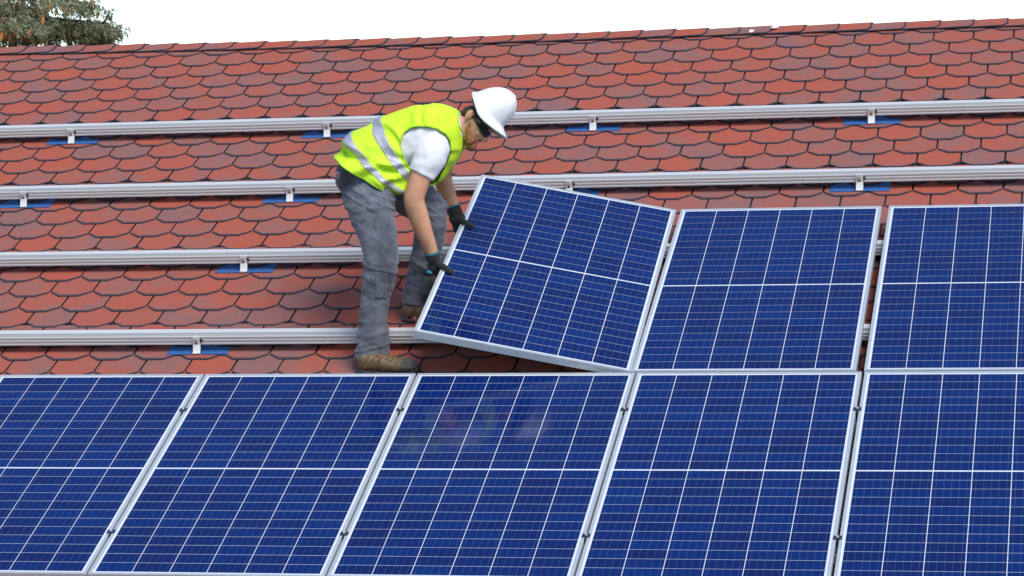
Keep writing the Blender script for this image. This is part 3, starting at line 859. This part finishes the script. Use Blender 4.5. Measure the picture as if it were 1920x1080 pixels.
# ---- trousers
bm = bmesh.new()
tube(bm, secs(near_leg)); tube(bm, secs(far_leg))
tube(bm, [(at(700, 335, .53), .130, .150), (at(680, 308, .53), .100, .145), (at(676, 292, .54), .080, .135)], n=32)
ball(bm, at(668, 332, .47), (.105, .070, .095)); ball(bm, at(672, 332, .61), (.10, .070, .095)); 
def jw(p):
    x, y = to_px(p)
    k_ = 0.6
    for yy, s_ in ((372, 22), (505, 26), (650, 24), (390, 20)): k_ += 0.9 * math.exp(-((y - yy) / s_) ** 2)
    z_ = p.z + (p.x - 1.7) * (.55 if y < 560 else -.35)
    rid = noise.noise(Vector((p.x * 5, p.y * 5, z_ * 24)))
    d = wr(p, .0060 * k_, (9, 8, 19), 1.0) + .020 * k_ * (max(0, .22 - abs(rid)) - .06) + .004 * k_ * (abs(noise.noise(Vector((p.x * 16 + p.z * 9, p.y * 12, p.z * 26)))) - .2)
    # side seam and cargo pocket edges on the near leg
    seam = -.0016 * math.exp(-((x - (712 - (y - 380) * 0.02)) / 1.2) ** 2) if 350 < y < 660 and p.y < .55 else 0
    return d + seam
ME = fuse(bm, .0052, 3, disp=jw); trousers = add('trousers', ME, M_JEAN)
# thigh pocket flap, seam and rear pocket patch sit on the near leg
def leg_patch(name, quad, mat, Y, out=.003, n=8, pmesh=None, par=None, th=.0025):
    """rectangle of cloth draped on the trousers: quad in photo pixels, pressed onto the surface from the camera's side"""
    from mathutils.bvhtree import BVHTree
    pm = pmesh.data; bv = BVHTree.FromPolygons([pmesh.matrix_world @ v.co for v in pm.vertices], [p.vertices[:] for p in pm.polygons])
    bm = bmesh.new(); g = []
    for i in range(n + 1):
        row = []
        for j in range(n + 1):
            a, b = i / n, j / n
            x = (quad[0][0] * (1 - a) + quad[1][0] * a) * (1 - b) + (quad[3][0] * (1 - a) + quad[2][0] * a) * b
            y = (quad[0][1] * (1 - a) + quad[1][1] * a) * (1 - b) + (quad[3][1] * (1 - a) + quad[2][1] * a) * b
            d = (at(x, y, 1.0) - c_pos).normalized(); h = bv.ray_cast(c_pos, d)
            q = h[0] if h[0] is not None else at(x, y, Y)
            row.append(q + (h[1] * out if h[1] is not None else Vector((0, -out, 0))))
        g.append([bm.verts.new(q) for q in row])
    for i in range(n):
        for j in range(n): bm.faces.new((g[i][j], g[i + 1][j], g[i + 1][j + 1], g[i][j + 1]))
    bmesh.ops.recalc_face_normals(bm, faces=bm.faces)
    bmesh.ops.solidify(bm, geom=bm.faces[:], thickness=th)
    return add(name, smooth_me(mesh_of(bm)), mat, par)
bpy.context.view_layer.update()
M_JEAN2 = cloth_mat('faded_grey_pocket_cloth', (0.108, 0.112, 0.138), 0.9, 0.2, 14, 700, 0.4)
leg_patch('thigh_pocket', [(703, 510), (726, 512), (724, 562), (702, 560)], M_JEAN, .25, .0003, 10, trousers, trousers, .0009)
tg = leg_patch('label_patch', [(630.5, 322), (638, 323), (637, 334), (629.5, 333)], simple('white_woven_label', (.62, .60, .60), .8), .45, .002, 4, trousers, trousers)
leg_patch('label_print', [(632, 325), (636.2, 325.5), (635.6, 331.5), (631.5, 331)], simple('orange_label_print', (.55, .16, .06), .8), .45, .004, 4, trousers, trousers)

# ---- gloves
gl = []
for h_, w_, L_ in ((hn, wr_n, near_arm), (hf, wr_f, far_arm)):
    bm = bmesh.new(); hand_parts(bm, w_, h_[1], h_[0], h_[2], h_[3], h_[4], 1.22, .034)
    e = secs(L_)
    a = e[-1][0]; b = e[-2][0]; up_ = (b - a).normalized()
    tube(bm, [(a + up_ * .020, .0345, .031), (a, .036, .032), (a - up_ * .020, .037, .030)], n=20)
    gm = add('glove', fuse(bm, .0035, 2), M_GLOVE); gl.append(gm)
    bm = bmesh.new(); tube(bm, [(a + up_ * .015, .0365, .033), (a + up_ * .018, .037, .0335), (a + up_ * .022, .0360, .0325)], n=24)
    add('cuff_trim', smooth_me(mesh_of(bm)), M_TEAL, gm)
bpy.context.view_layer.update()
try:
    leg_patch('teal_mark', [(801, 507), (810, 509), (810, 514), (800, 512)], M_TEAL, .5, .001, 4, gl[0], gl[0])
except Exception as ex: print('mark', ex)

# ---- boots
def boot(heel, toe_dir, up_dir, L=.30):
    """heel: ground point under the heel"""
    X = Vector(toe_dir).normalized(); Z = Vector(up_dir); Z = (Z - X * Z.dot(X)).normalized(); Y = Z.cross(X)
    M = Matrix((X, Y, Z)).transposed()
    def P(x, y, z): return heel + M @ Vector((x * .93, y, z))
    def ring_tube(secs_, n=24):
        bm = bmesh.new(); rings = []
        for x, hw, z0, z1 in secs_:
            R_ = []
            for j in range(n):
                a = 2 * math.pi * j / n; ca, sa = math.cos(a), math.sin(a)
                yy = hw * math.copysign(abs(ca) ** .75, ca); zz = (z0 + z1) / 2 + (z1 - z0) / 2 * math.copysign(abs(sa) ** .75, sa)
                R_.append(bm.verts.new(P(x, yy, zz)))
            rings.append(R_)
        for A_, B_ in zip(rings[:-1], rings[1:]):
            for j in range(n): bm.faces.new((A_[j], A_[(j + 1) % n], B_[(j + 1) % n], B_[j]))
        bm.faces.new(rings[0][::-1]); bm.faces.new(rings[-1])
        bmesh.ops.recalc_face_normals(bm, faces=bm.faces)
        return bm
    up = [(-.004, .020, .022, .070), (.012, .034, .018, .088), (.04, .039, .018, .098), (.08, .039, .018, .098), (.12, .041, .018, .086), (.16, .045, .018, .072), (.20, .048, .018, .064), (.24, .047, .018, .058), (.275, .040, .018, .050), (.292, .026, .020, .040), (.298, .012, .024, .034)]
    so = [(-.012, .016, .002, .020), (-.004, .032, 0, .024), (.03, .039, 0, .024), (.08, .037, 0, .022), (.12, .038, .002, .022), (.18, .048, 0, .022), (.24, .051, 0, .022), (.28, .044, .002, .024), (.300, .030, .006, .028), (.308, .014, .012, .028)]
    b = add('boot', smooth_me(mesh_of(ring_tube(up))), M_BOOT)
    add('sole', smooth_me(mesh_of(ring_tube(so))), M_SOLE, b)
    tcap = [(.232, .0485, .022, .0600), (.262, .0455, .022, .0550), (.284, .037, .022, .048), (.300, .020, .024, .038), (.303, .008, .026, .034)]
    add('toe_cap', smooth_me(mesh_of(ring_tube(tcap))), M_BOOTG, b)
    # stitched side panels and laces
    for k_, (x0, x1) in enumerate(((.02, .06), (.075, .105), (.12, .15), (.165, .195))):
        bm = bmesh.new()
        for s_ in (1, -1):
            capsule(bm, P(x0 + .01, .040 * s_ + .001 * s_, .030), P(x1 + .005, .030 * s_, .068 - .010 * k_), .0045, .0035, 8)
        add('side_strap', smooth_me(mesh_of(bm)), M_BOOTG if k_ % 2 else M_LACE, b)
    bm = bmesh.new()
    for k_ in range(5):
        x = .095 + k_ * .024; z = .094 - k_ * .0075
        capsule(bm, P(x, -.026, z - .004), P(x + .012, .024, z), .0032, .0032, 6); capsule(bm, P(x + .012, -.024, z), P(x, .026, z - .004), .0032, .0032, 6)
    capsule(bm, P(.10, -.02, .097), P(.085, -.045, .085), .003, .003, 6); capsule(bm, P(.10, .0, .099), P(.125, -.04, .080), .003, .003, 6)
    add('lace', smooth_me(mesh_of(bm)), M_LACE, b)
roofn = M3 @ Vector((0, 0, 1))
q_ = MR @ Vector((1.655, .262, WR + .012)); boot(q_, M3 @ Vector((1, -.02, 0)), roofn)
q_ = MR @ Vector((1.752, .800, WR + .012)); boot(q_, M3 @ Vector((.96, -.16, 0)), roofn)

# ---- head wear, hair, beard, glasses
FH2 = (c_right * .49 - c_up * .87).normalized(); UH2 = (c_right * .87 + c_up * .49).normalized()
O2 = at(904, 220.5, .67)
def HH(f, u, l): return O2 + FH2 * f + UH2 * u + Lh * l
bm = bmesh.new()
NH, NR = 64, 28
grid = []
for i in range(NR + 1):
    t = i / NR                                    # 0 rim .. 1 crown
    row = []
    for j in range(NH):
        a = 2 * math.pi * j / NH; ca, sa = math.cos(a), math.sin(a)
        prof_r = (1 - t ** 2.6) ** (1 / 2.1) if t < 1 else 0
        fl = max(0.0, 1 - t / .26) ** 1.4
        fr_ = max(0.0, ca)
        ext = (.007 + .044 * fr_ ** 1.5) * fl
        rF, rL = (.106 - .010 * t) * prof_r + ext, .099 * prof_r + ext
        lat = sa * rL
        rdg = .0045 * math.exp(-(lat / .014) ** 2) * math.sin(math.pi * min(1, t * 1.05))
        rdg += .003 * math.exp(-((abs(lat) - .052) / .008) ** 2) * math.sin(math.pi * t)
        lift = .056 * fr_ ** 2.2 * max(0.0, 1 - t / .40) ** 1.2
        row.append(bm.verts.new(HH(-.013 + ca * rF, .186 * t + rdg + lift + (.024 if ca < 0 else 0) * fl * abs(ca), lat)))
    grid.append(row)
for i in range(NR - 1):
    for j in range(NH): bm.faces.new((grid[i][j], grid[i][(j + 1) % NH], grid[i + 1][(j + 1) % NH], grid[i + 1][j]))
top = bm.verts.new(HH(-.013, .1905, 0))
for j in range(NH): bm.faces.new((grid[NR - 1][j], grid[NR - 1][(j + 1) % NH], top))
lip = []
for dr_, du_ in ((.0015, -.005), (-.001, -.011)):
    row = []
    for j in range(NH):
        q_ = grid[0][j].co; a = 2 * math.pi * j / NH
        row.append(bm.verts.new(q_ + (FH2 * math.cos(a) + Lh * math.sin(a)) * dr_ + UH2 * du_))
    lip.append(row)
for A_, B_ in ((lip[1], lip[0]), (lip[0], grid[0])):
    for j in range(NH): bm.faces.new((A_[j], A_[(j + 1) % NH], B_[(j + 1) % NH], B_[j]))
bmesh.ops.delete(bm, geom=grid[NR], context='VERTS')
bmesh.ops.recalc_face_normals(bm, faces=bm.faces)
bmesh.ops.solidify(bm, geom=bm.faces[:], thickness=.004)
add('hard_hat', smooth_me(mesh_of(bm)), M_HAT)
bm = bmesh.new()                                   # dark inner head band of the hat
tube(bm, [(HH(-.014, -.010, 0), .086, .082), (HH(-.012, .020, 0), .092, .088)], n=30, ref=Lh)
hb = fuse(bm, .005, 1)
hat_band = add('hat_band', hb, simple('dark_hat_band', (.03, .04, .05), .7))
# hair behind and over the ear
bm = bmesh.new()
ball(bm, H(.022, .030, 0), (.066, .042, .078), HM); ball(bm, H(-.026, .004, 0), (.028, .040, .055), HM)
add('hair', fuse(bm, .005, 1, disp=lambda p: .003 * noise.noise(p * 120)), M_HAIR)
bm = bmesh.new()
for c, r in (((.088, -.070, .0), (.030, .028, .040)), ((.106, -.078, 0), (.028, .026, .028)), ((.070, -.056, .034), (.028, .016, .022)), ((.070, -.056, -.034), (.028, .016, .022)),
             ((.110, -.033, 0), (.014, .0075, .030)),
             ((.098, -.048, .026), (.015, .014, .012)), ((.098, -.048, -.026), (.015, .014, .012))):
    ball(bm, H(*c), r, HM)
for s_ in (1, -1):
    capsule(bm, H(.030, -.022, .062 * s_), H(.050, -.048, .050 * s_), .0075, .0125); capsule(bm, H(.050, -.048, .050 * s_), H(.092, -.070, .034 * s_), .0145, .020)
add('beard', fuse(bm, .0040, 2, disp=lambda p: .0025 * noise.noise(p * 160) + .0015 * noise.noise(p * 300)), M_BEARD)
# wrap-around sunglasses
bm = bmesh.new(); rows = []
for i in range(41):
    a = rad(-100 + 5 * i); ca, sa = math.cos(a), math.sin(a)
    hh = .0040 + .0140 * max(0.0, math.cos(a * .86)) ** .45
    if abs(a) < .12: hh *= .62
    fr, lr = .036 + .092 * ca, .0715 * math.copysign(abs(sa) ** .8, sa)
    row = []
    for du in (-1.15, -.5, .3, .9): row.append(bm.verts.new(H(fr - .006 * abs(du), .013 + hh * du + .004 * (1 - ca), lr)))
    rows.append(row)
for A_, B_ in zip(rows[:-1], rows[1:]):
    for k_ in range(3): bm.faces.new((A_[k_], A_[k_ + 1], B_[k_ + 1], B_[k_]))
for s_, r_ in ((-1, rows[0]), (1, rows[-1])):
    pass
bmesh.ops.recalc_face_normals(bm, faces=bm.faces); bmesh.ops.solidify(bm, geom=bm.faces[:], thickness=.003)
sg = add('sunglasses', smooth_me(mesh_of(bm)), M_LENS)
for s_ in (1, -1):
    bm = bmesh.new(); capsule(bm, H(.035, .024, .0735 * s_), H(-.018, .026, .080 * s_), .0045, .004, 8); capsule(bm, H(-.018, .026, .080 * s_), H(-.030, .012, .078 * s_), .004, .004, 8)
    add('temple_arm', smooth_me(mesh_of(bm)), M_LENS, sg)

# ------------------------------------------------------------------ spruce behind the ridge
M_BARK = simple('grey_brown_spruce_bark', (0.075, 0.055, 0.042), 0.95, 0, 0.3, 12, 0.8, 30, 0.02)
def needle_mat():
    m, n, b = new_mat('spruce_needles'); g = geo_pos(n)
    a = noise_node(n, 5.5, 4, 0.7, g.outputs['Position'])
    f = math_node(n, 'ADD', math_node(n, 'MULTIPLY', a.outputs[0], 0.95), math_node(n, 'MULTIPLY', g.outputs['Random Per Island'], 0.25))
    r = ramp(n, [(0.25, (0.045, 0.056, 0.030)), (0.45, (0.13, 0.145, 0.070)), (0.62, (0.24, 0.265, 0.165)), (0.80, (0.32, 0.27, 0.14))])
    n.links.new(f, r.inputs[0]); n.links.new(r.outputs[0], b.inputs['Base Color']); b.inputs['Roughness'].default_value = 0.6
    b.inputs['Specular IOR Level'].default_value = 0.3
    return m
M_NEEDLE = needle_mat()
M_CONE = simple('orange_brown_spruce_cone', (0.40, 0.17, 0.04), 0.7, 0, 0.35, 60, 0.8, 150, 0.01)
TY = 12.0
tbase = at(-150, 40, TY + .6); tbase.z = 0.0
tree = empty('spruce_tree', Matrix.Translation(tbase))
tag(tree, 'spruce tree with drooping grey green branches and orange brown cones behind the ridge', 'tree')
TI = tree.matrix_world.inverted()
def addt(name, me, mat, parent=None, kind=None):
    me.transform(TI); o = link(name, me, mat, parent or tree)
    if kind: o['kind'] = kind
    return o
TH_ = 13.5
bm = bmesh.new(); N = 14; rings = []
for i in range(N + 1):
    t = i / N; r = .24 * (1 - t) ** .8 + .012
    rings.append([bm.verts.new(tbase + Vector((r * math.cos(a_), r * math.sin(a_), TH_ * t)) + Vector((.06 * math.sin(3 * t), .05 * math.sin(4 * t), 0))) for a_ in [2 * math.pi * j / 14 for j in range(14)]])
for A_, B_ in zip(rings[:-1], rings[1:]):
    for j in range(14): bm.faces.new((A_[j], A_[(j + 1) % 14], B_[(j + 1) % 14], B_[j]))
bm.faces.new(rings[0][::-1]); bm.faces.new(rings[-1])
addt('trunk', smooth_me(mesh_of(bm)), M_BARK)
rt = random.Random(11)
V3, F3 = [], []
def blade(p, d, L, w):
    s_ = d.cross(Vector((rt.uniform(-1, 1), rt.uniform(-1, 1), rt.uniform(-1, 1)))).normalized() * w
    i = len(V3); V3.extend([tuple(p - s_), tuple(p + s_), tuple(p + d * L)]); F3.append((i, i + 1, i + 2))
def twig(p, d, L, dense=1.0, droop=.9, nl=.028, nw=.0060):
    """hanging twig: a thin curved stem wrapped in needles"""
    n = max(4, int(L / .012 * dense)); q = Vector(p); d = Vector(d).normalized(); st = L / n
    for i in range(n):
        d = (d + Vector((rt.uniform(-.1, .1), rt.uniform(-.1, .1), -droop * .12))).normalized()
        q = q + d * st
        for _ in range(3):
            r_ = Vector((rt.gauss(0, 1), rt.gauss(0, 1), rt.gauss(0, 1)))
            r_ = (r_ - d * r_.dot(d)).normalized()
            blade(q, (d * .8 + r_).normalized(), nl * rt.uniform(.7, 1.2), nw)
    return q
limb_paths = []
def limb(path, r0, name=True):
    bm = bmesh.new(); tube(bm, [(Vector(p), r0 * (1 - .85 * i / (len(path) - 1)) + .002, r0 * (1 - .85 * i / (len(path) - 1)) + .002) for i, p in enumerate(path)], n=7, k=3, ref=Vector((.1, .9, .3)))
    addt('branch', smooth_me(mesh_of(bm)), M_BARK); limb_paths.append(path)
cones = []
# --- limbs that reach into the picture: photo pixels of their spine, depth, density of hanging twigs
vis = [([(-150, -40), (-40, -22), (40, -12), (110, -2), (160, 6), (182, 14)], 12.0, 1.0, 1.0),
       ([(-150, -5), (-60, 0), (10, 8), (50, 14), (78, 20)], 12.5, 1.0, 1.1),
       ([(-150, 20), (-50, 22), (30, 30), (80, 33), (120, 37), (160, 40), (178, 44)], 12.2, 1.0, .9),
       ([(-150, 40), (-60, 38), (0, 38), (40, 36), (62, 44), (76, 56)], 11.7, 1.1, 1.2),
       ([(-120, 62), (-20, 56), (60, 54), (120, 56), (170, 51), (192, 48), (208, 50)], 12.3, 1.0, 1.1),
       ([(-120, 85), (0, 74), (80, 70), (145, 68), (178, 66), (198, 67)], 12.6, 1.0, 1.0),
       ([(175, 54), (188, 46), (198, 38), (202, 28), (203, 18)], 12.3, .5, .0),
       ([(-140, 110), (0, 96), (90, 90), (160, 92), (200, 96)], 12.5, 1.0, .9)]
for pts, Y, th_, dens in vis:
    path = [at(x, y, Y + .15 * math.sin(x * .05)) for x, y in pts]
    limb(path, .028 * th_)
    if dens <= 0: continue
    nst = int(100 * dens * (len(pts) - 1) / 4.0 * 2.6)
    for i in range(nst):
        t = (i + rt.random()) / nst * (len(path) - 1); p = Vector(catmull([tuple(q) for q in path], min(t, len(path) - 1.001)))
        x, y = to_px(p)
        if x < -60 and rt.random() < .5: continue
        off = Vector((rt.gauss(0, .05), rt.gauss(0, .18), rt.gauss(0, .03) - abs(rt.gauss(0, .035))))
        fade = 1.0 - .35 * max(0, (t / (len(path) - 1)) - .6) / .4
        p2 = p + off * fade
        dd = Vector((rt.uniform(-.2, .8), rt.uniform(-.6, .6), rt.uniform(-.5, .35)))
        gx, gy = to_px(p2)
        if any(((gx - a_) / c_) ** 2 + ((gy - b_ + 5) / (d_ * 1.35)) ** 2 < 1 for a_, b_, c_, d_ in ((104, 21, 17, 8), (150, 33, 16, 7), (74, 77, 10, 9), (114, 78, 12, 9), (141, 78, 9, 8), (5, 28, 8, 12), (188, 30, 22, 12), (196, 18, 13, 22), (84, 22, 8, 4), (30, 6, 6, 5))): continue
        L = rt.uniform(.06, .15) * fade
        e = twig(p2, dd, L, 1.0, 1.6)
        if rt.random() < .55: twig(p2, Vector((dd.x * .4, dd.y * .4, -1)), L * .9, 1.0, 1.5)
        if rt.random() < (.30 if math.sin(x * .11 + y) > .2 else .03) and x > -40: cones.append(e + Vector((0, -.01, -.005)))
# tuft at the top of the upright shoot, and at each tip
for (x, y, Y, k_) in ((206, 28, 12.3, 10), (210, 52, 12.3, 12), (182, 16, 12.0, 8), (200, 68, 12.6, 8), (178, 46, 12.2, 6), (203, 22, 12.3, 5)):
    for _ in range(k_):
        p = at(x + rt.gauss(0, 4), y + rt.gauss(0, 4), Y); twig(p, Vector((rt.uniform(-.6, 1), rt.uniform(-.6, .6), rt.uniform(-1, .3))), rt.uniform(.04, .09), 1, 1.2)
    if rt.random() < .8: cones.append(at(x + 3, y + 6, Y - .03))
cones += [at(x, y, Y) for x, y, Y in ((112, 12, 11.9), (128, 16, 11.9), (138, 20, 11.9), (150, 22, 11.9), (104, 8, 11.9), (70, 22, 12.3), (66, 30, 12.3), (72, 68, 11.6), (80, 70, 11.6), (66, 66, 11.6),
                                     (150, 76, 12.2), (160, 74, 12.2), (128, 80, 12.2), (208, 30, 12.25), (213, 32, 12.25), (108, 60, 12.2), (172, 16, 11.9), (180, 22, 11.9), (165, 72, 12.2), (190, 56, 12.2), (22, 6, 12.1), (36, 2, 12.1))]
# --- the rest of the tree, whorl after whorl
for i in range(120):
    h = 1.6 + (TH_ - 2.0) * (i / 120.0); L = 3.3 * (1 - h / TH_) ** .75 + .25; az = i * 2.399
    o_ = tbase + Vector((0, 0, h)); dr = Vector((math.cos(az), math.sin(az), 0))
    path = [o_ + dr * (L * s_) + Vector((0, 0, -.28 * L * s_ * s_ + .10 * L * s_ ** 4)) for s_ in (0, .25, .5, .75, 1)]
    tipx, tipy = to_px(path[-1]); midx, midy = to_px(path[2])
    if (-30 < tipx < 1900 and -60 < tipy < 140) or (-30 < midx < 1900 and -60 < midy < 140): continue
    if i % 6 == 0: limb(path, .03)
    for s_ in range(int(L * 42)):
        t = rt.uniform(.6, 3.99); p = Vector(catmull([tuple(q) for q in path], t)) + Vector((rt.gauss(0, .12), rt.gauss(0, .12), rt.gauss(0, .04)))
        x, y = to_px(p)
        if -25 < x < 1900 and -60 < y < 120: continue
        twig(p, dr + Vector((rt.uniform(-.5, .5), rt.uniform(-.5, .5), -.3)), rt.uniform(.2, .4), .35, 1.3, .06, .010)
me = bpy.data.meshes.new('crown'); me.from_pydata(V3, [], F3); me.update()
addt('crown', me, M_NEEDLE, None, 'stuff')
bm = bmesh.new(); rings = []
for i, (z, r) in enumerate(((0, .004), (-.012, .012), (-.035, .0165), (-.065, .016), (-.09, .011), (-.108, .003))):
    rings.append([bm.verts.new((r * (1 + .12 * ((i + j) % 2)) * math.cos(2 * math.pi * j / 8), r * (1 + .12 * ((i + j) % 2)) * math.sin(2 * math.pi * j / 8), z)) for j in range(8)])
for A_, B_ in zip(rings[:-1], rings[1:]):
    for j in range(8): bm.faces.new((A_[j], B_[j], B_[(j + 1) % 8], A_[(j + 1) % 8]))
bm.faces.new(rings[0]); bm.faces.new(rings[-1][::-1])
me_cone = mesh_of(bm, 'cone'); me_cone.materials.append(M_CONE)
for p in cones[:150]:
    o = link('cone', me_cone, None, tree)
    sc_c = rt.uniform(.4, .85)
    o.matrix_local = TI @ Matrix.Translation(p) @ Matrix.Rotation(rt.uniform(-.35, .35), 4, 'X') @ Matrix.Rotation(rt.uniform(-.35, .35), 4, 'Y') @ Matrix.Scale(sc_c, 4)
